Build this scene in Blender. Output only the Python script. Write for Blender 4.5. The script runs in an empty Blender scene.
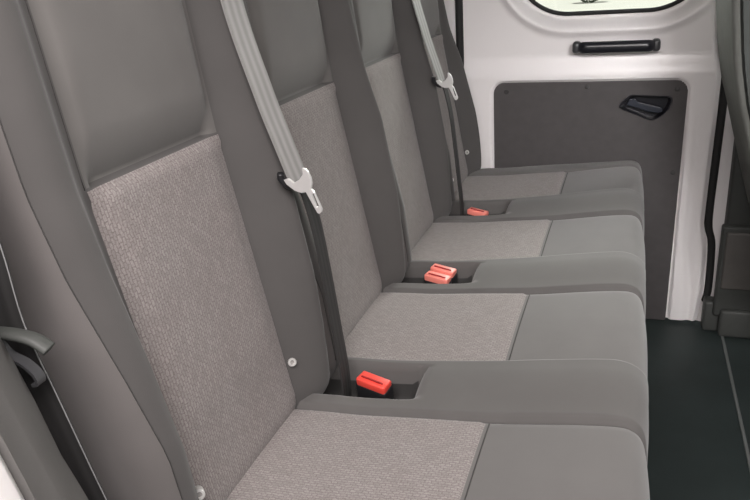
import bpy, bmesh, math, random
from mathutils import Vector, Matrix, noise
random.seed(7)
sc = bpy.context.scene
COL = sc.collection
PI = math.pi

# ------------------------------------------------------------------ helpers
def lerp_table(T, t):
    if t <= T[0][0]: return T[0][1]
    for (a, u), (b, v) in zip(T, T[1:]):
        if t <= b:
            k = (t - a) / (b - a)
            return u + (v - u) * k
    return T[-1][1]
def extrap(T, t):
    if t < T[0][0]:
        (a, u), (b, v) = T[0], T[1]; return u + (v - u) * (t - a) / (b - a)
    if t > T[-1][0]:
        (a, u), (b, v) = T[-2], T[-1]; return u + (v - u) * (t - a) / (b - a)
    return lerp_table(T, t)
def sstep(a, b, x):
    if a == b: return 1.0 if x > a else 0.0
    t = max(0.0, min(1.0, (x - a) / (b - a)))
    return t * t * (3 - 2 * t)
def gauss(x, w): return math.exp(-(x / w) ** 2)

def link(name, bm, mat, parent=None, smooth=True, angle=None):
    bmesh.ops.recalc_face_normals(bm, faces=bm.faces[:])
    me = bpy.data.meshes.new(name)
    bm.to_mesh(me); bm.free()
    if smooth:
        for p in me.polygons: p.use_smooth = True
        if angle is not None:
            me.set_sharp_from_angle(angle=math.radians(angle))
    mats = mat if isinstance(mat, (list, tuple)) else [mat]
    for m in mats: me.materials.append(m)
    o = bpy.data.objects.new(name, me)
    COL.objects.link(o)
    if parent: o.parent = parent
    return o
def empty(name, loc=(0, 0, 0), parent=None):
    o = bpy.data.objects.new(name, None); COL.objects.link(o)
    o.location = loc; o.empty_display_size = .05
    if parent: o.parent = parent
    return o
def tag(o, label, cat, group=None):
    o['label'] = label; o['category'] = cat
    if group: o['group'] = group
    return o
def structure(o, label=None):
    o['kind'] = 'structure'
    if label: o['label'] = label
    return o
def copy_tree(o, parent=None):
    c = o.copy(); COL.objects.link(c)
    if parent: c.parent = parent; c.matrix_parent_inverse = o.matrix_parent_inverse.copy()
    for ch in list(o.children): copy_tree(ch, c)
    return c

def grid(bm, pts, uvf=None, flip=False, closed_u=False):
    """pts[i][j] -> quads"""
    V = [[bm.verts.new(p) for p in row] for row in pts]
    F = []
    n, m = len(V), len(V[0])
    for i in range(n - 1):
        for j in range(m if closed_u else m - 1):
            j2 = (j + 1) % m
            F.append(bm.faces.new((V[i][j], V[i][j2], V[i + 1][j2], V[i + 1][j])))
    if uvf:
        L = bm.loops.layers.uv.verify()
        ids = {}
        for i in range(n):
            for j in range(m): ids[V[i][j]] = (i, j)
        for f in F:
            for l in f.loops: l[L].uv = uvf(*ids[l.vert])
    return V
def box(bm, x0, x1, y0, y1, z0, z1, bev=0.0, seg=3):
    r = bmesh.ops.create_cube(bm, size=1)
    vs = r['verts']
    for v in vs:
        v.co = Vector(((x0 + x1) / 2 + v.co.x * (x1 - x0), (y0 + y1) / 2 + v.co.y * (y1 - y0), (z0 + z1) / 2 + v.co.z * (z1 - z0)))
    if bev:
        es = list({e for v in vs for e in v.link_edges})
        bmesh.ops.bevel(bm, geom=es, offset=bev, segments=seg, profile=.5, affect='EDGES')
def smooth_path(P, n):
    """Catmull-Rom through P with n points per span"""
    P = [Vector(p) for p in P]
    out = []
    for i in range(len(P) - 1):
        p0 = P[max(i - 1, 0)]; p1 = P[i]; p2 = P[i + 1]; p3 = P[min(i + 2, len(P) - 1)]
        for k in range(n):
            t = k / n
            out.append(.5 * ((2 * p1) + (p2 - p0) * t + (2 * p0 - 5 * p1 + 4 * p2 - p3) * t * t + (3 * p1 - p0 - 3 * p2 + p3) * t ** 3))
    out.append(P[-1])
    return out
def tube(bm, P, r, seg=8, closed=False, flat=None):
    P = [Vector(p) for p in P]
    n = len(P); rows = []
    for i, p in enumerate(P):
        if closed: t = P[(i + 1) % n] - P[i - 1]
        else: t = P[min(i + 1, n - 1)] - P[max(i - 1, 0)]
        t.normalize()
        ref = Vector((0, 1, 0)) if abs(t.y) < .9 else Vector((0, 0, 1))
        a = t.cross(ref).normalized(); b = t.cross(a)
        ra, rb = (r, r) if flat is None else flat
        rows.append([p + a * (ra * math.cos(2 * PI * k / seg)) + b * (rb * math.sin(2 * PI * k / seg)) for k in range(seg)])
    if closed: rows.append(rows[0])
    V = grid(bm, rows, closed_u=True)
    if not closed:
        bm.faces.new(V[0]); bm.faces.new(V[-1])
    else:
        bmesh.ops.remove_doubles(bm, verts=bm.verts[:], dist=1e-6)
def sdf_rr(x, z, x0, x1, z0, z1, r):
    cx, cz = (x0 + x1) / 2, (z0 + z1) / 2
    qx = abs(x - cx) - (x1 - x0) / 2 + r; qz = abs(z - cz) - (z1 - z0) / 2 + r
    return math.hypot(max(qx, 0), max(qz, 0)) + min(max(qx, qz), 0) - r
def rr_loop(x0, x1, z0, z1, r, seg=10, rs=None):
    out = []
    for (cx, cz, a0) in ((x1 - r, z1 - r, 0), (x0 + r, z1 - r, 90), (x0 + r, z0 + r, 180), (x1 - r, z0 + r, 270)):
        for k in range(seg + 1):
            a = math.radians(a0 + 90 * k / seg)
            out.append((cx + r * math.cos(a), cz + r * math.sin(a)))
    return out
def plate(bm, outer, holes, y0, y1):
    """flat plate in xz with holes, front at y0, back at y1"""
    def loop(pts, y): return [bm.verts.new((x, y, z)) for x, z in pts]
    for y in (y0, y1):
        es = []
        for L in [outer] + holes:
            vs = loop(L, y)
            es += [bm.edges.new((vs[i], vs[(i + 1) % len(vs)])) for i in range(len(vs))]
        bmesh.ops.triangle_fill(bm, use_beauty=True, use_dissolve=False, edges=es)
    for L in [outer] + holes:
        n = len(L)
        for i in range(n):
            a, b = L[i], L[(i + 1) % n]
            bm.faces.new([bm.verts.new((a[0], y0, a[1])), bm.verts.new((b[0], y0, b[1])), bm.verts.new((b[0], y1, b[1])), bm.verts.new((a[0], y1, a[1]))])
    bmesh.ops.remove_doubles(bm, verts=bm.verts[:], dist=1e-6)

# ------------------------------------------------------------------ materials
def new_mat(name):
    m = bpy.data.materials.new(name); m.use_nodes = True
    nt = m.node_tree
    return m, nt, nt.nodes['Principled BSDF']
def N(nt, t, **k):
    n = nt.nodes.new(t)
    for a, v in k.items(): setattr(n, a, v)
    return n
def plain(name, col, rough=.5, metal=0, spec=.5, var=.06, scale=30, bump=0.0, bscale=300, sheen=0):
    m, nt, b = new_mat(name)
    tc = N(nt, 'ShaderNodeTexCoord')
    nz = N(nt, 'ShaderNodeTexNoise'); nz.inputs['Scale'].default_value = scale; nz.inputs['Detail'].default_value = 4
    nt.links.new(tc.outputs['Object'], nz.inputs['Vector'])
    cr = N(nt, 'ShaderNodeValToRGB')
    cr.color_ramp.elements[0].position = .3; cr.color_ramp.elements[1].position = .7
    cr.color_ramp.elements[0].color = tuple(c * (1 - var) for c in col) + (1,)
    cr.color_ramp.elements[1].color = tuple(min(1, c * (1 + var)) for c in col) + (1,)
    nt.links.new(nz.outputs['Fac'], cr.inputs['Fac'])
    nt.links.new(cr.outputs['Color'], b.inputs['Base Color'])
    b.inputs['Roughness'].default_value = rough; b.inputs['Metallic'].default_value = metal
    b.inputs['Specular IOR Level'].default_value = spec
    if sheen:
        b.inputs['Sheen Weight'].default_value = sheen; b.inputs['Sheen Roughness'].default_value = .5
    if bump:
        n2 = N(nt, 'ShaderNodeTexNoise'); n2.inputs['Scale'].default_value = bscale; n2.inputs['Detail'].default_value = 3
        nt.links.new(tc.outputs['Object'], n2.inputs['Vector'])
        bp = N(nt, 'ShaderNodeBump'); bp.inputs['Strength'].default_value = bump; bp.inputs['Distance'].default_value = .001
        nt.links.new(n2.outputs['Fac'], bp.inputs['Height']); nt.links.new(bp.outputs['Normal'], b.inputs['Normal'])
    return m
def woven(name, c1, c2, cm, tint):
    """patterned seat cloth: short dashes in rows, UV in metres (u across, v along)"""
    m, nt, b = new_mat(name)
    tc = N(nt, 'ShaderNodeTexCoord')
    mp = N(nt, 'ShaderNodeMapping'); mp.inputs['Rotation'].default_value = (0, 0, PI / 2)
    nt.links.new(tc.outputs['UV'], mp.inputs['Vector'])
    nz0 = N(nt, 'ShaderNodeTexNoise'); nz0.inputs['Scale'].default_value = 160
    nt.links.new(tc.outputs['UV'], nz0.inputs['Vector'])
    mx0 = N(nt, 'ShaderNodeMixRGB'); mx0.blend_type = 'ADD'; mx0.inputs['Fac'].default_value = .0045
    nt.links.new(mp.outputs['Vector'], mx0.inputs['Color1']); nt.links.new(nz0.outputs['Color'], mx0.inputs['Color2'])
    br = N(nt, 'ShaderNodeTexBrick'); br.offset = .5
    br.inputs['Scale'].default_value = 1.0; br.inputs['Brick Width'].default_value = .0085
    br.inputs['Row Height'].default_value = .0043; br.inputs['Mortar Size'].default_value = .0008
    br.inputs['Mortar Smooth'].default_value = .6; br.inputs['Bias'].default_value = 0
    br.inputs['Color1'].default_value = c1 + (1,); br.inputs['Color2'].default_value = c2 + (1,); br.inputs['Mortar'].default_value = cm + (1,)
    nt.links.new(mx0.outputs['Color'], br.inputs['Vector'])
    nz = N(nt, 'ShaderNodeTexNoise'); nz.inputs['Scale'].default_value = 14; nz.inputs['Detail'].default_value = 3
    nt.links.new(tc.outputs['UV'], nz.inputs['Vector'])
    mx = N(nt, 'ShaderNodeMixRGB'); mx.blend_type = 'MULTIPLY'
    nt.links.new(nz.outputs['Fac'], mx.inputs['Fac']); nt.links.new(br.outputs['Color'], mx.inputs['Color1']); mx.inputs['Color2'].default_value = tint + (1,)
    # fine thread noise
    n3 = N(nt, 'ShaderNodeTexNoise'); n3.inputs['Scale'].default_value = 600; n3.inputs['Detail'].default_value = 2
    nt.links.new(tc.outputs['UV'], n3.inputs['Vector'])
    cr = N(nt, 'ShaderNodeValToRGB'); cr.color_ramp.elements[0].position = .3; cr.color_ramp.elements[1].position = .7
    cr.color_ramp.elements[0].color = (.78, .78, .78, 1); cr.color_ramp.elements[1].color = (1.15, 1.15, 1.15, 1)
    nt.links.new(n3.outputs['Fac'], cr.inputs['Fac'])
    m2 = N(nt, 'ShaderNodeMixRGB'); m2.blend_type = 'MULTIPLY'; m2.inputs['Fac'].default_value = 1
    nt.links.new(mx.outputs['Color'], m2.inputs['Color1']); nt.links.new(cr.outputs['Color'], m2.inputs['Color2'])
    nt.links.new(m2.outputs['Color'], b.inputs['Base Color'])
    bp = N(nt, 'ShaderNodeBump'); bp.inputs['Strength'].default_value = .35; bp.inputs['Distance'].default_value = .0008; bp.invert = True
    nt.links.new(br.outputs['Fac'], bp.inputs['Height']); nt.links.new(bp.outputs['Normal'], b.inputs['Normal'])
    b.inputs['Roughness'].default_value = .95; b.inputs['Specular IOR Level'].default_value = .15
    b.inputs['Sheen Weight'].default_value = .15
    return m
def ribbed(name, col, rough, spec=.4):
    m, nt, b = new_mat(name)
    tc = N(nt, 'ShaderNodeTexCoord')
    wv = N(nt, 'ShaderNodeTexWave'); wv.bands_direction = 'X'; wv.inputs['Scale'].default_value = .95
    wv.inputs['Distortion'].default_value = .15
    nt.links.new(tc.outputs['UV'], wv.inputs['Vector'])
    cr = N(nt, 'ShaderNodeValToRGB')
    cr.color_ramp.elements[0].color = tuple(c * .72 for c in col) + (1,); cr.color_ramp.elements[1].color = col + (1,)
    nt.links.new(wv.outputs['Fac'], cr.inputs['Fac']); nt.links.new(cr.outputs['Color'], b.inputs['Base Color'])
    bp = N(nt, 'ShaderNodeBump'); bp.inputs['Strength'].default_value = .25; bp.inputs['Distance'].default_value = .001
    nt.links.new(wv.outputs['Fac'], bp.inputs['Height']); nt.links.new(bp.outputs['Normal'], b.inputs['Normal'])
    b.inputs['Roughness'].default_value = rough; b.inputs['Specular IOR Level'].default_value = spec
    return m

M = {}
M['bolster'] = plain('charcoal_seat_cloth', (.077, .073, .071), .85, spec=.2, var=.05, scale=12, bump=.12, bscale=900, sheen=.2)
M['panel'] = plain('charcoal_headrest_cloth', (.122, .116, .111), .85, spec=.2, var=.05, scale=12, bump=.12, bscale=900, sheen=.2)
M['cushion'] = plain('grey_seat_cloth', (.122, .116, .113), .85, spec=.2, var=.05, scale=12, bump=.12, bscale=900, sheen=.2)
M['divider'] = plain('dark_grey_seat_cloth', (.102, .097, .094), .85, spec=.2, var=.05, scale=12, bump=.12, bscale=900, sheen=.2)
M['side'] = plain('lit_side_cloth', (.125, .115, .112), .85, spec=.2, var=.05, scale=12, bump=.12, bscale=900, sheen=.2)  # lighter tone puts the doorway light into the side's colour
M['stitch'] = plain('pink_stitching', (.27, .15, .15), .8)
M['insert'] = woven('woven_seat_cloth', (.288, .266, .258), (.236, .217, .211), (.182, .162, .158), (.93, .89, .88))
M['seam'] = plain('dark_stitching', (.045, .042, .041), .9)
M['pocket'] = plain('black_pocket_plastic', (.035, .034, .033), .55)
M['base'] = plain('bench_base_black', (.03, .03, .031), .7)
M['bolt'] = plain('zinc_bolt', (.75, .74, .72), .3, metal=.6)
M['boltdark'] = plain('bolt_centre', (.25, .24, .23), .5, metal=.4)
M['white'] = plain('white_van_paint', (.84, .805, .80), .28, spec=.5, var=.015, scale=3)
M['card'] = plain('grey_door_card', (.072, .066, .066), .6, spec=.3, var=.06, scale=40, bump=.2, bscale=700)
M['screw'] = plain('dark_screw_cap', (.045, .042, .042), .6)
M['black'] = plain('black_plastic', (.016, .016, .018), .4)
M['handle'] = plain('black_handle_plastic', (.012, .012, .016), .28)
M['handleend'] = plain('grey_handle_end', (.045, .045, .048), .35)
M['rubber'] = plain('black_rubber', (.012, .012, .012), .7)
M['floor'] = plain('dark_rubber_floor', (.027, .037, .036), .55, spec=.4, var=.12, scale=9, bump=.25, bscale=500)
M['strip'] = plain('floor_edge_strip', (.16, .17, .165), .45)
M['belt'] = ribbed('lit_grey_webbing', (.31, .302, .295), .45)  # paler than the lap length: its lit look is put into the colour
M['beltdark'] = ribbed('black_webbing', (.035, .034, .034), .6)
M['edge'] = plain('webbing_edge_thread', (.25, .25, .25), .6)
M['metal'] = plain('brushed_steel', (.72, .71, .70), .35, metal=.55, var=.04)
M['red'] = plain('red_release_plastic', (.80, .075, .055), .38)
M['pink'] = plain('worn_pink_release_plastic', (.85, .25, .20), .4)
M['reddark'] = plain('dark_red_slot', (.28, .01, .012), .5)
M['trim'] = plain('grey_trim_plastic', (.13, .124, .12), .55, spec=.3, var=.04, bump=.15, bscale=600)
M['front'] = plain('front_seat_cloth', (.20, .205, .19), .85, spec=.15, bump=.1, bscale=700)
M['frontdark'] = plain('front_seat_shell', (.035, .04, .037), .7)
M['trimdark'] = plain('dark_pillar_plastic', (.055, .058, .054), .6, bump=.15, bscale=500)
M['trimbox'] = plain('grey_brown_pillar_plastic', (.115, .108, .10), .55)
M['head'] = plain('headliner', (.36, .355, .345), .95, bump=.1)
M['gound'] = plain('pale_concrete', (.78, .77, .70), .9, var=.06, scale=.4)
M['leaf'] = plain('dark_leaves', (.05, .07, .04), .8, var=.4, scale=5)
def glass():
    m, nt, b = new_mat('window_glass')
    out = nt.nodes['Material Output']
    tr = N(nt, 'ShaderNodeBsdfTransparent'); tr.inputs['Color'].default_value = (.93, .95, .92, 1)
    gl = N(nt, 'ShaderNodeBsdfGlossy'); gl.inputs['Roughness'].default_value = .02
    fr = N(nt, 'ShaderNodeFresnel'); fr.inputs['IOR'].default_value = 1.45
    mx = N(nt, 'ShaderNodeMixShader')
    nt.links.new(fr.outputs[0], mx.inputs[0]); nt.links.new(tr.outputs[0], mx.inputs[1]); nt.links.new(gl.outputs[0], mx.inputs[2])
    nt.links.new(mx.outputs[0], out.inputs['Surface'])
    return m
M['glass'] = glass()

# ------------------------------------------------------------------ rear bench seat
PITCH = .42
CY = .009                     # centre of the nearest seat
BASE_T = [(.45, .082), (.50, .074), (.576, .060), (.65, .048), (.72, .036), (.81, .021), (.88, .009), (.934, .0), (1.0, -.007), (1.1, -.017), (1.2, -.030), (1.36, -.056)]
def base_x(z): return lerp_table(BASE_T, z)
HF_T = [(.50, .030), (.56, .042), (.62, .050), (.70, .058), (.85, .060), (.95, .048), (1.1, .036), (1.3, .034)]
HN_T = [(.50, .026), (.56, .034), (.65, .041), (.75, .036), (.85, .026), (.95, .020), (1.36, .018)]
HALF = .131                   # half width of the patterned centre
def front_x(dy, z):
    b = base_x(z)
    h = 0.0
    if dy > .126: h = lerp_table(HF_T, z) * sstep(.127, .190, dy)
    elif dy < -.126: h = lerp_table(HN_T, z) * sstep(.134, .168, -dy)
    else:
        # softly padded centre: cushion below the joint, thicker pad above it
        w = 1 - sstep(.095, .125, abs(dy))
        c = 1 - sstep(.112, .124, abs(dy))
        if z > .926:
            t = min(1, (z - .926) / .060)
            h = c * (-.015 * (1 - t) ** 2.2 + .007 * t) + .003 * w * sstep(.98, 1.08, z)
        else:
            h = .005 * w * sstep(.56, .66, z) - .004 * sstep(.914, .926, z) * c - .009 * sstep(.9245, .926, z) * c
    return b + h
RN, RF = .046, .024
NC = -.165                     # where the near corner starts to turn
def near_corner(z, th):
    cy, cx = NC, front_x(NC - .002, z) - RN
    return (cx + RN * math.cos(th), cy - RN * math.sin(th))
def seam_angle(z): return lerp_table([(.53, .42), (.66, .50), (.76, .72), (.86, .92), (.95, .98), (1.3, 1.0)], z)
def section(z):
    """closed outline (x, dy) of one backrest at height z"""
    P = []
    xb = base_x(z) - .115
    th = seam_angle(z)
    for k in range(8):
        a = PI / 2 + (th - PI / 2) * k / 5 if k <= 5 else th * (8 - k) / 3
        P.append(near_corner(z, a))
    n = 56
    for i in range(n + 1):
        dy = NC + (.181 - NC) * i / n
        P.append((front_x(dy, z), dy))
    cy, cx = .181, front_x(.19, z) - RF
    for k in range(1, 9):
        a = PI / 2 * k / 8
        P.append((cx + RF * math.cos(a), cy + RF * math.sin(a)))
    yf, yn = cy + RF, NC - RN
    for t in (.25, .5, .75): P.append((cx + (xb + .02 - cx) * t, yf))
    for k in range(0, 5):
        a = PI / 2 * k / 4
        P.append((xb + .02 - .02 * math.sin(a), yf - .02 + .02 * math.cos(a)))
    for t in (.33, .66): P.append((xb, yf - .02 + (yn + .02 - yf + .02) * t))
    for k in range(0, 5):
        a = PI / 2 * k / 4
        P.append((xb + .02 - .02 * math.cos(a), yn + .02 - .02 * math.sin(a)))
    xn = near_corner(z, PI / 2)[0]
    for t in (.25, .5, .75): P.append((xb + .02 + (xn - xb - .02) * t, yn))
    return P
def bottom(x, dy, z):
    # rounded lower edge of a backrest
    k = sstep(.480, .530, z)
    sh = .62 + .38 * math.sqrt(k)
    cx = base_x(z) - .05
    return Vector((cx + (x - cx) * sh, dy * (.95 + .05 * math.sqrt(k)), z))
def make_backrest(parent):
    bm = bmesh.new()
    zs = [.492 + .006 * i for i in range(6)] + [.53 + .0125 * i for i in range(31)]
    zs = [z for z in zs if z < .90] + [.905 + .006 * i for i in range(16)] + [1.01 + .02 * i for i in range(16)]
    rows = []
    for z in zs:
        s = section(z)
        rows.append([bottom(x, dy, z) for x, dy in s])
    # rounded top
    s = section(1.31); cx = base_x(1.31) - .055
    for f, dz in ((.97, .014), (.88, .028), (.70, .038), (.4, .043)):
        rows.append([Vector((cx + (x - cx) * f - .004, dy * (1 - (1 - f) * .25), 1.31 + dz)) for x, dy in s])
    V = grid(bm, rows, closed_u=True)
    bm.faces.new(V[0]); bm.faces.new(V[-1])
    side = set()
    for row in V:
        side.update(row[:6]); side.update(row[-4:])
    for f in bm.faces:
        c = f.calc_center_median()
        if c.z > .926 and abs(c.y) < HALF and c.x > base_x(c.z) - .04: f.material_index = 1
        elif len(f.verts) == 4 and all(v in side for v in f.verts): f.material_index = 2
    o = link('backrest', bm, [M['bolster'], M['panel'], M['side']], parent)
    # patterned centre
    bm = bmesh.new()
    ny, nz = 30, 44
    rows = []
    z0, z1 = .497, .9265
    for i in range(nz + 1):
        z = z0 + (z1 - z0) * i / nz
        row = []
        for j in range(ny + 1):
            dy = -HALF + 2 * HALF * j / ny
            e = min(j, ny - j)
            off = .0026 if e >= 1 else .0004
            if i >= nz - 1: off = .0030 if i == nz - 1 else .0125 * (1 - sstep(.112, .124, abs(dy))) + .002
            row.append(bottom(front_x(dy, z) + off, dy, z))
        rows.append(row)
    grid(bm, rows, uvf=lambda i, j: (-HALF + 2 * HALF * j / ny, z0 + (z1 - z0) * i / nz))
    link('fabric_insert', bm, M['insert'], o)
    # stitched seams
    def seam(P):
        b2 = bmesh.new(); tube(b2, P, .0007, 6); link('seam', b2, M['seam'], o)
    P = []
    for i in range(40):
        z = .53 + (1.29 - .53) * i / 39
        th = seam_angle(z)
        x, dy = near_corner(z, th)
        P.append((x + .0004 * math.cos(th), dy - .0004 * math.sin(th), z))
    seam(P)
    for sgn in (-1,):
        seam([(front_x(sgn * HALF, .928 + .37 * i / 30) + .0002, sgn * HALF, .928 + .37 * i / 30) for i in range(31)])
    # bolts at the lower corners
    for dy in (-.152, .141):
        z = .578
        x = front_x(dy, z) + (.006 if dy < 0 else 0)
        ax = Vector((.62, -.70, .35)).normalized(); ua = ax.orthogonal().normalized(); va = ax.cross(ua)
        c0 = Vector((x, dy, z))
        b2 = bmesh.new()
        rows = [[c0 + ax * d + (ua * math.cos(2 * PI * k / 20) + va * math.sin(2 * PI * k / 20)) * rad for k in range(20)]
                for rad, d in ((.0066, -.010), (.0066, .0050), (.0056, .0062), (.0036, .0062), (.0030, .0040))]
        V = grid(b2, rows, closed_u=True)
        b2.faces.new(V[0]); f = b2.faces.new(V[-1]); f.material_index = 1
        link('bolt', b2, [M['bolt'], M['boltdark']], o, angle=30)
    return o

# cushion side profile (x, z) front to back
PROF = [(.005, .497), (.054, .503), (.117, .508), (.18, .511), (.265, .519), (.365, .528), (.44, .5385), (.50, .5465), (.535, .5490), (.551, .5455), (.561, .535), (.567, .516), (.570, .485), (.571, .45), (.570, .41), (.564, .37), (.553, .34), (.53, .325)]
def dense_profile(step=.0045):
    P = smooth_path([(x, 0, z) for x, z in PROF], 8)
    out = [P[0]]; acc = 0
    for a, b in zip(P, P[1:]):
        acc += (b - a).length
        if acc >= step: out.append(b); acc = 0
    return out
DP = dense_profile()
def prof_normals():
    Ns = []
    for i in range(len(DP)):
        t = DP[min(i + 1, len(DP) - 1)] - DP[max(i - 1, 0)]
        n = Vector((-t.z, 0, t.x)); n.normalize(); Ns.append(n)
    return Ns
DN = prof_normals()
def arc_s():
    s = [0]
    for a, b in zip(DP, DP[1:]): s.append(s[-1] + (b - a).length)
    return s
DS = arc_s()
def patch(bm, y0, y1, ny, off, skirt=.03, face_sel=None):
    rows = []
    for i in range(len(DP)):
        row = []
        ys = [y0 + (y1 - y0) * j / ny for j in range(ny + 1)]
        for j, y in enumerate(ys):
            row.append(DP[i] + DN[i] * off(DP[i].x, y, i) + Vector((0, y, 0)))
        row.insert(0, DP[i] - DN[i] * skirt + Vector((0, y0 + .002, 0)))
        row.append(DP[i] - DN[i] * skirt + Vector((0, y1 - .002, 0)))
        rows.append(row)
    return grid(bm, rows)
CUSH0, CUSH1 = -.146, .140
def cush_off(x, y, i):
    t = (y - CUSH0) / (CUSH1 - CUSH0)
    e = min(t, 1 - t) * (CUSH1 - CUSH0)
    fr = sstep(.36, .50, x)
    return -.005 * (1 - sstep(0, .010, e)) + (.003 + .002 * fr) * (1 - (2 * t - 1) ** 2)
def make_cushion(parent):
    bm = bmesh.new()
    patch(bm, CUSH0, CUSH1, 34, cush_off)
    o = link('seat_cushion', bm, M['cushion'], parent)
    bm = bmesh.new()
    idx = [i for i in range(len(DP)) if DP[i].x <= .367 and DS[i] < .45]
    ny = 34
    rows = []
    for a, i in enumerate(idx):
        row = []
        for j in range(ny + 1):
            y = CUSH0 + .001 + (CUSH1 - CUSH0 - .002) * j / ny
            e = min(j, ny - j, len(idx) - 1 - a)
            row.append(DP[i] + DN[i] * (cush_off(DP[i].x, y, i) + (.0032 if e >= 1 else -.002)) + Vector((0, y, 0)))
        rows.append(row)
    grid(bm, rows, uvf=lambda a, j: (CUSH0 + (CUSH1 - CUSH0) * j / ny, DS[idx[a]]))
    link('fabric_insert', bm, M['insert'], o)
    # seam across the front edge of the patterned panel
    i = idx[-1]
    b2 = bmesh.new()
    tube(b2, [DP[i] + DN[i] * (cush_off(DP[i].x, CUSH0 + .01 + (CUSH1 - CUSH0 - .02) * j / 20, i) + .0006) + Vector((.0012, CUSH0 + .01 + (CUSH1 - CUSH0 - .02) * j / 20, 0)) for j in range(21)], .001, 6)
    link('seam', b2, M['seam'], o)
    # pink stitching along the near edge of the patterned panel
    b2 = bmesh.new()
    tube(b2, [DP[q] + DN[q] * (cush_off(DP[q].x, CUSH0 + .010, q) + .0032) + Vector((0, CUSH0 + .010, 0)) for q in idx[6:-2:2]], .0008, 6)
    link('stitching', b2, M['stitch'], o)
    return o
DIV0, DIV1 = CUSH1, PITCH + CUSH0        # .140 .. .274
def div_off(x, y, i):
    t = (y - DIV0) / (DIV1 - DIV0)
    e = min(t, 1 - t) * (DIV1 - DIV0)
    amp = (.019 + .005 * sstep(.22, .42, x)) * (1 - .8 * sstep(.52, .59, DS[i]))
    sk = (.25 + .75 * sstep(-.1, .75, t)) * (1 - sstep(.93, 1.0, t)) * sstep(-.02, .06, t)
    h = amp * sk - .005 * (1 - sstep(0, .008, e))
    # buckle pocket
    xe = .245
    h -= .068 * sstep(.168, .180, y) * (1 - sstep(.244, .255, y)) * (1 - sstep(xe - .022, xe + .006, x)) * (1 if DS[i] < .3 else 0)
    return h
def make_divider(parent):
    bm = bmesh.new()
    V = patch(bm, DIV0, DIV1, 60, div_off)
    o_bm = bm
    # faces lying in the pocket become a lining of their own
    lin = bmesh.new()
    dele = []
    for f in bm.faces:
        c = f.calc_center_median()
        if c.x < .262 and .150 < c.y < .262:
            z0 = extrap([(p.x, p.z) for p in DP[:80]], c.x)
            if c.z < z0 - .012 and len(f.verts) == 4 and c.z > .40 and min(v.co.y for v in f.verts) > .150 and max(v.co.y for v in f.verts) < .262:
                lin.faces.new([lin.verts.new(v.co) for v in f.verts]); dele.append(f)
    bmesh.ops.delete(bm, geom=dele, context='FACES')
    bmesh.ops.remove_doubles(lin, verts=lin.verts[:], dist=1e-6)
    o = link('cushion_divider', bm, M['divider'], parent)
    link('buckle_pocket', lin, M['pocket'], o)
    return o
def end_patch(parent, y0, y1, flip):
    def off(x, y, i):
        t = (y - y0) / (y1 - y0)
        if flip: t = 1 - t                   # t = 0 beside the cushion
        return (.012 - .010 * sstep(.33, .5, x)) * (math.sin(PI * min(1, t * .9 + .05))) ** .8 - .006 * (1 - sstep(0, .15, t)) - .04 * sstep(.75, 1.0, t) ** 2
    bm = bmesh.new(); patch(bm, y0, y1, 16, off, skirt=.06)
    return link('cushion_end', bm, M['cushion'], parent)

bench = empty('rear_bench_seat', (0, 0, 0))
tag(bench, 'four-seat rear bench in charcoal cloth with woven grey-pink seat and back panels', 'bench seat')
br0 = make_backrest(bench); br0.location = (0, CY, 0)
cu0 = make_cushion(bench)
dv0 = make_divider(bench)
for k in range(1, 4):
    c = copy_tree(br0, bench); c.location = (0, CY + PITCH * k, 0)
    if k < 3:                       # their bolts stay hidden by the belts and bolsters
        for ch in list(c.children):
            if ch.name.startswith('bolt'): bpy.data.objects.remove(ch)
    else:                           # the last backrest has a slimmer outer bolster
        c.data = c.data.copy()
        for v in c.data.vertices:
            if v.co.y > HALF:
                t = (v.co.y - HALF) / .074
                v.co.y = HALF + (v.co.y - HALF) * .72; v.co.x -= .042 * min(t, 1) * sstep(.55, 1.0, v.co.z)
    c = copy_tree(cu0, bench); c.location = (0, PITCH * k, 0)
    if k < 3:
        c = copy_tree(dv0, bench); c.location = (0, PITCH * k, 0)
end_patch(bench, 3 * PITCH + CUSH1, 3 * PITCH + CUSH1 + .072, False)
end_patch(bench, CUSH0 - .072, CUSH0, True)
bm = bmesh.new(); box(bm, -.10, .50, -.20, 1.45, .0, .40, .02)
link('base_box', bm, M['base'], bench)

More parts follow.
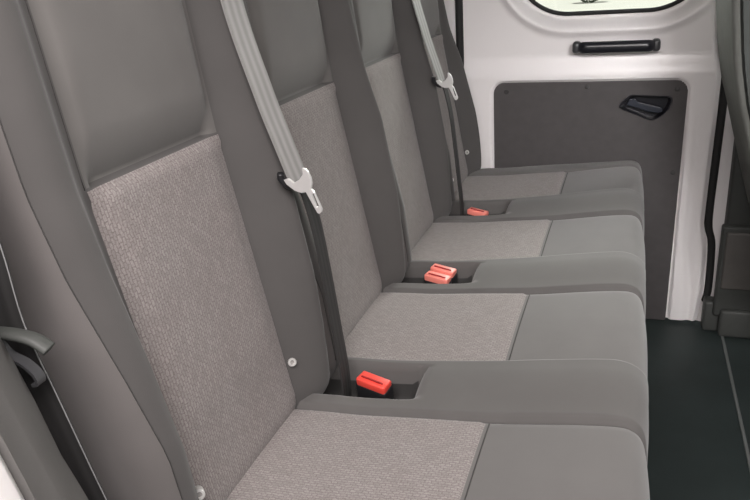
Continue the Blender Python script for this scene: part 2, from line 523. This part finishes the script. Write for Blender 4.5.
# ------------------------------------------------------------------ seat belts
def ribbon(P, W, th=.0014, ny=8, u0=0):
    """flat webbing through centre points P with width vectors W"""
    bm = bmesh.new()
    rows = []
    n = len(P); L = [0]
    for a, b in zip(P, P[1:]): L.append(L[-1] + (b - a).length)
    for i in range(n):
        t = (P[min(i + 1, n - 1)] - P[max(i - 1, 0)]).normalized()
        nn = t.cross(W[i]).normalized()
        row = [P[i] + W[i] * (j / ny - .5) + nn * th for j in range(ny + 1)]
        row += [P[i] + W[i] * (.5 - j / ny) - nn * th for j in range(ny + 1)]
        rows.append(row)
    m = 2 * (ny + 1)
    V = grid(bm, rows, uvf=lambda i, j: (j / ny if j <= ny else (m - 1 - j) / ny, L[i] * 20), closed_u=True)
    bm.faces.new(V[0]); bm.faces.new(V[-1])
    return bm
def make_belt():
    root = empty('seat_belt', (0, 0, 0))
    up = smooth_path([(-.006, .1925, 1.37), (.011, .1925, 1.22), (.0215, .1925, 1.092), (.052, .1925, .970), (.072, .1925, .905), (.091, .1925, .846)], 8)
    wu = [Vector((.004, .0463, 0)) for _ in up]
    link('shoulder_webbing', ribbon(up, wu), M['belt'], root, angle=40)
    lo = smooth_path([(.088, .1985, .852), (.097, .199, .826), (.1075, .199, .772), (.116, .199, .69), (.122, .199, .62), (.129, .199, .535), (.128, .199, .475)], 8)
    wl = [Vector((0, .031, 0)) for _ in lo]
    link('lap_webbing', ribbon(lo, wl), M['beltdark'], root, angle=40)
    # metal tongue with its slot
    O = [(-.0145, .0067), (-.011, .0005), (.0005, -.0083), (.010, -.0112), (.0169, -.0098), (.0305, -.0385), (.0335, -.0403), (.0375, -.0372), (.0385, -.0337), (.0293, -.0094), (.0254, -.0050), (.0275, .003), (.0266, .0108), (.0235, .0185), (.0195, .0235), (.015, .0246), (.0151, .0155), (.0088, .0073), (.0007, .003), (-.0072, .0089)]
    H = [(.0254, -.0126), (.0283, -.0115), (.0341, -.0287), (.0309, -.0309)]
    bm = bmesh.new(); plate(bm, O, [H], -.0022, .0022)
    t = link('tongue', bm, M['metal'], root, smooth=False)
    t.location = (.096, .164, .8515)
    bv = t.modifiers.new('bevel', 'BEVEL'); bv.width = .0008; bv.segments = 2; bv.limit_method = 'ANGLE'
    # black plastic cover the webbing threads through
    bm = bmesh.new()
    tube(bm, smooth_path([(.076, .166, .866), (.075, .168, .858), (.082, .172, .848), (.090, .178, .843)], 6), .005, 10)
    link('tongue_cover', bm, M['black'], root)
    # stop button on the webbing
    return root
b1 = make_belt()
tag(b1, 'seat belt with steel tongue hanging between the nearest backrest and the second backrest', 'seat belt', 'belts with steel tongues hanging down the backrests')
b2 = copy_tree(b1); b2.location = (.0015, .84, -.001)
tag(b2, 'farther seat belt with steel tongue, between the third and fourth backrests', 'seat belt', 'belts with steel tongues hanging down the backrests')

# belt of the near doorway
b3 = empty('seat_belt', (0, 0, 0))
tag(b3, 'black seat belt with dull tongue at the bench near end, by the grey trim', 'seat belt')
P = smooth_path([(-.055, -.262, 1.25), (-.012, -.262, 1.03), (.004, -.262, .924), (.007, -.262, .843), (.024, -.262, .767), (.048, -.262, .664), (.085, -.262, .52)], 8)
link('webbing', ribbon(P, [Vector((.043, .004, .010)) for _ in P]), M['beltdark'], b3, angle=40)
P2 = [p + Vector((.0222, .001, .005)) for p in P]
bm = bmesh.new(); tube(bm, P2, .0006, 6); link('webbing_edge', bm, M['edge'], b3)
bm = bmesh.new(); tube(bm, smooth_path([(-.03, -.285, .854), (.010, -.285, .853), (.040, -.283, .852), (.058, -.281, .848), (.070, -.279, .839)], 8), .0055, 10, flat=(.0045, .008))
link('tongue_cover', bm, M['trimdark'], b3)
P = smooth_path([(-.02, -.286, .840), (.012, -.287, .848), (.024, -.287, .844), (.032, -.286, .833), (.046, -.285, .826), (.055, -.284, .816), (.056, -.284, .808), (.050, -.284, .806)], 8)
link('tongue', ribbon(P, [Vector((0, .010, 0)) for _ in P], th=.0015), M['handleend'], b3, angle=40)

# ------------------------------------------------------------------ buckles
def make_buckle():
    root = empty('seat_belt_buckle', (0, 0, 0))
    bm = bmesh.new(); box(bm, -.027, .027, -.0135, .0135, -.050, -.004, .004)
    link('housing', bm, M['black'], root, angle=40)
    bm = bmesh.new()
    # red release button: a capped block with a slanted top
    box(bm, -.0255, .0255, -.0125, .0125, -.012, .006, .0035)
    for v in bm.verts: v.co.z += -.20 * v.co.y if v.co.z > -.003 else 0
    link('release_button', bm, M['red'], root, angle=40)
    bm = bmesh.new(); box(bm, -.019, .019, -.0055, -.0025, .004, .0085, .001)
    for v in bm.verts: v.co.z += -.20 * v.co.y
    b = link('tongue_slot', bm, M['reddark'], root, angle=40)
    bm = bmesh.new(); box(bm, -.011, .011, -.004, .004, -.058, -.05, .001)
    link('stalk', bm, M['black'], root, angle=40)
    return root
bk = make_buckle()
GRP = 'red release buckles in the cushion pockets'
def place(o, loc, rx, ry, rz, label):
    o.location = loc; o.rotation_euler = (math.radians(rx), math.radians(ry), math.radians(rz))
    tag(o, label, 'seat belt buckle', GRP)
place(bk, (.173, .206, .524), 14, 7, -12, 'large red seat belt buckle in the nearest pocket, beside the black webbing')
k2 = copy_tree(bk); place(k2, (.173, .6130, .522), 12, 7, -10, 'front one of two buckles in the second pocket, its red slot facing up')
k3 = copy_tree(bk); place(k3, (.178, .6425, .526), 10, 7, -10, 'rear one of two buckles in the second pocket, half behind its twin')
k4 = copy_tree(bk); place(k4, (.172, 1.040, .518), 10, 7, -14, 'small red buckle peeking from the farthest pocket before the last seat')
for o in (k2, k3, k4):
    for c in o.children:
        if c.name.startswith('release_button'):
            c.data = c.data.copy(); c.data.materials[0] = M['pink']

# ------------------------------------------------------------------ floor
bm = bmesh.new(); box(bm, -.40, 1.95, -1.2, 1.60, -.04, 0)
structure(link('floor', bm, M['floor'], smooth=False), 'dark rubber van floor')
bm = bmesh.new(); box(bm, .828, .836, -.6, 1.50, -.001, .004, .0015)
structure(link('trim_3', bm, M['strip'], smooth=False), 'thin edge strip along the floor mat')

# ------------------------------------------------------------------ sliding door in the far wall
XR = [(.0, .765), (.10, .773), (.123, .775), (.263, .771), (.336, .756), (.5, .758), (.68, .761), (.777, .761), (.871, .744), (.98, .735), (1.5, .70)]
XL = .035
WIN = (.185, .718, .955, 1.44, .16)
CARD = (.126, .678, -.20, .764, .034)
def door_d(x, z):
    d = .014 * (1 - sstep(.775, .845, z))
    sw = sdf_rr(x, z, *WIN)
    d += .015 * gauss(sw - .047, .014) - .016 * (1 - sstep(.012, .040, sw))
    sc_ = sdf_rr(x, z, *CARD)
    d -= .012 * (1 - sstep(-.001, .007, sc_)) + .035 * (1 - sstep(-.045, -.020, sc_))
    d -= .007 * gauss(x - (.716 + .02 * sstep(.3, .1, z)), .012) * (1 - sstep(.62, .72, z))
    return d
def make_door():
    bm = bmesh.new()
    nx, nz = 150, 300
    z0, z1 = .012, 1.50
    V = []
    for i in range(nz + 1):
        row = []
        for j in range(nx + 1):
            z = z0 + (z1 - z0) * i / nz
            x = XL + (extrap(XR, z) - XL) * j / nx
            s = sdf_rr(x, z, *WIN)
            if abs(s) < .0040:
                e = 1e-4
                gx = (sdf_rr(x + e, z, *WIN) - s) / e; gz = (sdf_rr(x, z + e, *WIN) - s) / e
                g = math.hypot(gx, gz) or 1
                x -= s * gx / g; z -= s * gz / g
            y = 1.545 - door_d(x, z)
            # rolled right edge
            y += .018 * sstep(nx - 3, nx, j)
            row.append(bm.verts.new((x, y, z)))
        V.append(row)
    for i in range(nz):
        for j in range(nx):
            q = (V[i][j], V[i][j + 1], V[i + 1][j + 1], V[i + 1][j])
            c = sum((v.co for v in q), Vector()) / 4
            if sdf_rr(c.x, c.z, *WIN) < -.001: continue
            bm.faces.new(q)
    bmesh.ops.delete(bm, geom=[v for v in bm.verts if not v.link_faces], context='VERTS')
    # outer skin so that the door has thickness
    outer = rr_loop(XL, .735, .012, 1.50, .02, 4); hole = rr_loop(*WIN, seg=10)
    plate(bm, outer, [hole], 1.588, 1.594)
    o = link('door_1', bm, M['white'], smooth=True, angle=50)
    return structure(o, 'white sliding door with grey card, black handle and window')
door = make_door()
# card with an opening for the inner release
L0 = [(.498, .689), (.505, .701), (.520, .716), (.530, .721), (.625, .7165), (.634, .712), (.636, .704), (.629, .681), (.616, .666), (.603, .6565), (.589, .650), (.575, .653), (.540, .668), (.508, .680)]
bm = bmesh.new(); plate(bm, [p for p in rr_loop(.126, .678, .003, .764, .034) if p[1] > .3] + [(.128, .003), (.672, .003)], [L0], 1.541, 1.5445)
card = link('door_card', bm, M['card'], door, smooth=False)
for (x, z) in ((.402, .748), (.650, .738), (.657, .492), (.165, .735), (.60, .05), (.40, .05)):
    bm = bmesh.new()
    bmesh.ops.create_uvsphere(bm, u_segments=16, v_segments=8, radius=.007)
    for v in bm.verts: v.co = Vector((x + v.co.x, 1.541 + v.co.y * .25, z + v.co.z))
    link('screw', bm, M['screw'], card)
bm = bmesh.new()
n = len(L0); cxz = (sum(p[0] for p in L0) / n, sum(p[1] for p in L0) / n)
rows = []
for f, y in ((1.07, 1.5405), (1.06, 1.5385), (1.0, 1.5385), (.97, 1.550), (.90, 1.572)):
    rows.append([Vector((cxz[0] + (x - cxz[0]) * f, y, cxz[1] + (z - cxz[1]) * f)) for x, z in L0])
V = grid(bm, rows, closed_u=True); bm.faces.new(V[-1])
cup = link('latch_recess', bm, M['handle'], card, angle=50)
bm = bmesh.new()
LV = [(.522, .708), (.536, .712), (.548, .700), (.612, .684), (.618, .676), (.608, .668), (.575, .672), (.530, .688), (.514, .692)]
plate(bm, LV, [], 1.546, 1.553)
lev = link('latch_lever', bm, plain('blue_black_lever', (.022, .026, .038), .35), card, smooth=False)
bv = lev.modifiers.new('bevel', 'BEVEL'); bv.width = .0025; bv.segments = 2; bv.limit_method = 'ANGLE'
# grab handle
hd = None
bm = bmesh.new()
Z = .865
rows = []
for i in range(25):
    t = i / 24
    x = .372 + (.583 - .372) * t
    e = min(1, min(t, 1 - t) / .09)
    hh = .0165 * (.62 + .38 * math.sqrt(e)); yy = 1.497 + .014 * (1 - math.sqrt(e))
    rows.append([Vector((x, yy + .012 * math.cos(a) * (.7 + .3 * e), Z + hh * math.sin(a))) for a in [2 * PI * k / 16 for k in range(16)]])
V = grid(bm, rows, closed_u=True); bm.faces.new(V[0]); bm.faces.new(V[-1])
hd = link('grab_handle', bm, M['handle'], door)
for x in (.3705, .584):
    bm = bmesh.new(); box(bm, x - .0115, x + .0115, 1.499, 1.5395, Z - .0165, Z + .0165, .009, 4)
    link('handle_end', bm, M['handleend'], hd, angle=50)
bm = bmesh.new(); tube(bm, [Vector((x, 1.557, z)) for x, z in rr_loop(*WIN, seg=16)], .006, 10, closed=True)
link('window_gasket', bm, M['rubber'], door)
bm = bmesh.new(); plate(bm, rr_loop(*WIN, seg=16), [], 1.566, 1.570)
link('window_pane', bm, M['glass'], door, smooth=False)
# rubber seals beside the door
def strip(points, w, y0, y1):
    bm = bmesh.new()
    P = smooth_path([(x, 0, z) for x, z in points], 6)
    rows = [[Vector((p.x, y1, p.z)), Vector((p.x + .004, y0, p.z)), Vector((p.x + w - .004, y0, p.z)), Vector((p.x + w, y1, p.z))] for p in P]
    V = grid(bm, rows, closed_u=True); bm.faces.new(V[0]); bm.faces.new(V[-1]); return bm
link('door_seal', strip([(.771, .075), (.776, .123), (.772, .263), (.757, .336), (.758, .5), (.761, .68), (.761, .777), (.748, .871), (.737, .98), (.705, 1.5)], .026, 1.548, 1.570), M['rubber'], door)
link('door_seal', strip([(.008, .02), (.008, 1.5)], .026, 1.540, 1.570), M['rubber'], door)

# ------------------------------------------------------------------ the rest of the far side of the body
def wall_box(bm, *a): box(bm, *a)
bm = bmesh.new()
wall_box(bm, -.32, .006, 1.552, 1.60, 0, 1.62)        # pillar behind the door
PR = [(.0, .805), (.084, .806), (.30, .808), (.36, .818), (.614, .822), (1.5, .80)]
P = [(extrap(PR, z), z) for z in [i * .05 for i in range(0, 33)]]
rows = [[Vector((.74, 1.575, z)), Vector((.775, 1.560, z)), Vector((.86, 1.560, z)), Vector((.93, 1.60, z)), Vector((.74, 1.60, z))] for x, z in P]
V = grid(bm, rows, closed_u=True); bm.faces.new(V[0]); bm.faces.new(V[-1])
wall_box(bm, -.32, 1.95, 1.552, 1.60, 1.505, 1.62)     # header over the door
wall_box(bm, .93, 1.95, 1.56, 1.60, 0, .85)            # front door lower half
structure(link('wall_far', bm, M['white'], smooth=False), 'white painted far body side around the sliding door')
bm = bmesh.new(); box(bm, -.36, -.32, -.42, 1.60, 0, 1.62)
structure(link('wall_rear', bm, M['white'], smooth=False), 'white bulkhead behind the bench')
bm = bmesh.new(); box(bm, -.36, 1.5, -.42, 1.60, 1.62, 1.66)
structure(link('ceiling', bm, M['head'], smooth=False), 'pale grey headliner')

# lower pillar cover beside the front seat
bm = bmesh.new()
box(bm, .812, .95, 1.502, 1.559, 0, .655, .008)
t1 = structure(link('trim_1', bm, M['trimdark'], angle=40), 'dark plastic cover on the pillar between the doors')
bm = bmesh.new()
box(bm, .800, .96, 1.478, 1.512, .062, .352, .008)
box(bm, .818, .96, 1.462, 1.512, 0, .090, .010)
box(bm, .776, .96, 1.496, 1.545, 0, .100, .008)
link('lower_cover', bm, M['trimdark'], t1, angle=40)
bm = bmesh.new(); box(bm, .812, .95, 1.472, 1.484, .155, .335, .006)
link('cover_panel', bm, M['trimbox'], t1, angle=40)

# ------------------------------------------------------------------ front seat seen at the right edge
fs = empty('front_seat', (.95, 1.2, 0))
tag(fs, 'grey cloth front seat leaning back at the right edge before the far pillar', 'front seat')
def rel(bm):
    for v in bm.verts: v.co -= Vector((.95, 1.2, 0))
FT = [(.45, .845), (.55, .815), (.65, .786), (.72, .766), (.80, .742), (.885, .725), (.983, .712), (1.10, .700), (1.30, .66)]
bm = bmesh.new()
rows = []
for i in range(36):
    z = .46 + (1.30 - .46) * i / 35
    x = extrap(FT, z)
    tp = 1 - .25 * sstep(1.15, 1.30, z) ** 2
    y0, y1 = 1.22 - .215 * tp, 1.22 + .200 * tp
    r = .035; ring = []
    for (cx, cy, a0) in ((x + r, y0 + r, 180), (x + .14 - r, y0 + r, 270), (x + .14 - r, y1 - r, 0), (x + r, y1 - r, 90)):
        for k in range(6):
            a = math.radians(a0 + 90 * k / 5); ring.append(Vector((cx + r * math.cos(a), cy + r * math.sin(a), z)))
    rows.append(ring)
V = grid(bm, rows, closed_u=True); bm.faces.new(V[0]); bm.faces.new(V[-1]); rel(bm)
bk_ = link('backrest', bm, M['front'], fs, angle=60)
bm = bmesh.new()
rows = []
for i in range(20):
    z = .50 + .70 * i / 19
    x = extrap(FT, z)
    rows.append([Vector((x + .012, 1.020, z)), Vector((x + .018, .996, z)), Vector((x + .132, .996, z)), Vector((x + .137, 1.0035, z))])
V = grid(bm, rows, closed_u=True); bm.faces.new(V[0]); bm.faces.new(V[-1]); rel(bm)
link('side_panel', bm, M['frontdark'], bk_, angle=40)
bm = bmesh.new(); box(bm, .88, 1.36, 1.005, 1.42, .34, .50, .045, 5); rel(bm); link('seat_cushion', bm, M['front'], fs, angle=50)
bm = bmesh.new(); box(bm, .98, 1.32, 1.04, 1.40, 0, .345, .015); rel(bm); link('base', bm, M['frontdark'], fs, angle=40)
bm = bmesh.new(); box(bm, .675, .77, 1.09, 1.35, 1.33, 1.52, .035, 5); rel(bm); hr = link('headrest', bm, M['front'], fs, angle=50)
for y in (1.16, 1.28):
    bm = bmesh.new(); tube(bm, [(.722, y, 1.24), (.722, y, 1.40)], .006, 8)
    rel(bm); link('headrest_post', bm, M['metal'], fs)

# ------------------------------------------------------------------ trim of the near doorway
IN = [(.0, .245), (.55, .14), (.701, .088), (.741, .072), (.80, .058), (.851, .042), (1.0, -.005), (1.3, -.09), (1.62, -.17)]
CR = [(.0, .24), (.55, .165), (.70, .131), (.749, .118), (.781, .108), (.846, .090), (1.0, .048), (1.3, -.04), (1.62, -.12)]
WH = [(.0, .22), (.55, .18), (.70, .147), (.775, .130), (.817, .119), (1.0, .065), (1.3, -.02), (1.62, -.10)]
bm = bmesh.new(); rows = []
for i in range(60):
    z = 1.62 * i / 59
    a, b, c = extrap(IN, z), extrap(CR, z), extrap(WH, z)
    rows.append([Vector((a - .14, -.292, z)), Vector((a - .015, -.290, z)), Vector((a - .004, -.294, z)), Vector((a + .003, -.303, z)), Vector(((a + b) / 2 + .006, -.325, z)),
                 Vector((b - .002, -.346, z)), Vector((b + .001, -.351, z)), Vector((b + .002, -.354, z)), Vector((c, -.38, z)), Vector((c - .01, -.386, z)), Vector((a - .14, -.386, z))])
V = grid(bm, rows, closed_u=True); bm.faces.new(V[0]); bm.faces.new(V[-1])
structure(link('trim_2', bm, M['trim'], angle=50), 'grey plastic trim on the pillar of the near doorway')
bm = bmesh.new(); rows = []
for i in range(60):
    z = 1.62 * i / 59
    c = extrap(WH, z)
    rows.append([Vector((c - .16, -.387, z)), Vector((c + .0, -.387, z)), Vector((c + .008, -.395, z)), Vector((c + .01, -.43, z)), Vector((c - .16, -.43, z))])
V = grid(bm, rows, closed_u=True); bm.faces.new(V[0]); bm.faces.new(V[-1])
structure(link('wall_near', bm, M['white'], angle=50), 'white body pillar of the near doorway')

# ------------------------------------------------------------------ outside
bm = bmesh.new(); box(bm, -60, 60, -40, 1.8, -.66, -.60)  # unseen ground, made dark to keep bounce light off the bolsters
structure(link('ground', bm, plain('dark_near_ground', (.05, .05, .05), .9, var=.2, scale=60), smooth=False), 'unseen ground beside the near doorway, darkened to cut bounce light')
bm = bmesh.new(); box(bm, -60, 60, 1.8, 120, -.66, -.60)
structure(link('ground', bm, M['gound'], smooth=False), 'pale sunlit concrete outside')
bm = bmesh.new()
for k in range(1500):
    u = random.uniform(-1, 1); a = random.uniform(0, 2 * PI); rr = math.sqrt(1 - u * u) * random.uniform(.75, 1.0)
    p = Vector((rr * math.cos(a) * .65, rr * math.sin(a) * .5, .75 + u * .75))
    if p.z < .0: continue
    s = random.uniform(.03, .06)
    d1 = Vector((random.gauss(0, 1), random.gauss(0, 1), random.gauss(0, 1))).normalized(); d2 = d1.orthogonal().normalized()
    bm.faces.new([bm.verts.new(p + d1 * s), bm.verts.new(p + d2 * s * .5), bm.verts.new(p - d1 * s), bm.verts.new(p - d2 * s * .5)])
bush = link('bush', bm, M['leaf'], smooth=False); bush.location = (-1.0, 27.3, -.6)
tag(bush, 'dark green bush outside, glimpsed through the sliding door window', 'bush')

# ------------------------------------------------------------------ light
w = bpy.data.worlds.new('sky'); sc.world = w; w.use_nodes = True
bg = w.node_tree.nodes['Background']
bg.inputs['Color'].default_value = (1.0, .965, .95, 1); bg.inputs['Strength'].default_value = .19
def area(name, loc, target, sx, sy, power, col=(1, 1, 1)):
    l = bpy.data.lights.new(name, 'AREA'); l.shape = 'RECTANGLE'; l.size = sx; l.size_y = sy; l.energy = power; l.color = col
    o = bpy.data.objects.new(name, l); COL.objects.link(o); o.location = loc
    o.rotation_euler = (Vector(target) - Vector(loc)).to_track_quat('-Z', 'Y').to_euler()
    return o
area('doorway_daylight', (.55, -1.0, 1.80), (.25, .1, .7), 1.0, .7, 46, (1, .935, .92))
area('front_window_daylight', (1.35, 2.0, 1.65), (.3, .4, .5), .9, .7, 28, (1, .985, .975))
area('windscreen_daylight', (2.2, -.1, 1.55), (.4, 1.4, .9), 1.4, .6, 3, (1, .985, .975))
area('side_window_daylight', (.46, 2.05, 1.80), (.35, .7, .5), .9, .8, 110, (1, .995, .985))
sl = bpy.data.lights.new('overhead_sun', 'SUN'); sl.energy = 4.2; sl.angle = math.radians(2)
so = bpy.data.objects.new('overhead_sun', sl); COL.objects.link(so); so.location = (0, 5, 6)
nl = area('door_fill_light', (1.25, -.9, 1.55), (.55, 1.55, .60), .5, .5, 2.3, (1, .985, .985))  # added narrow beam that brightens the sliding door and spares the bolsters
nl.data.spread = math.radians(42)

# ------------------------------------------------------------------ camera
cam = bpy.data.cameras.new('camera'); co = bpy.data.objects.new('camera', cam); COL.objects.link(co)
cam.sensor_width = 36; cam.lens = 36 * 720 / 750; cam.clip_start = .01; cam.clip_end = 300
R = ((.945, .058, -.321), (.319, -.368, .874), (-.068, -.928, -.366))
mw = Matrix(((R[0][0], -R[0][1], -R[0][2], .521), (R[1][0], -R[1][1], -R[1][2], -.692), (R[2][0], -R[2][1], -R[2][2], 1.121), (0, 0, 0, 1)))
q = mw.to_quaternion(); q.normalize()
co.location = (.521, -.692, 1.121); co.rotation_mode = 'QUATERNION'; co.rotation_quaternion = q
sc.camera = co
sc.view_settings.view_transform = 'Standard'; sc.view_settings.look = 'None'; sc.view_settings.exposure = 0; sc.view_settings.gamma = 1
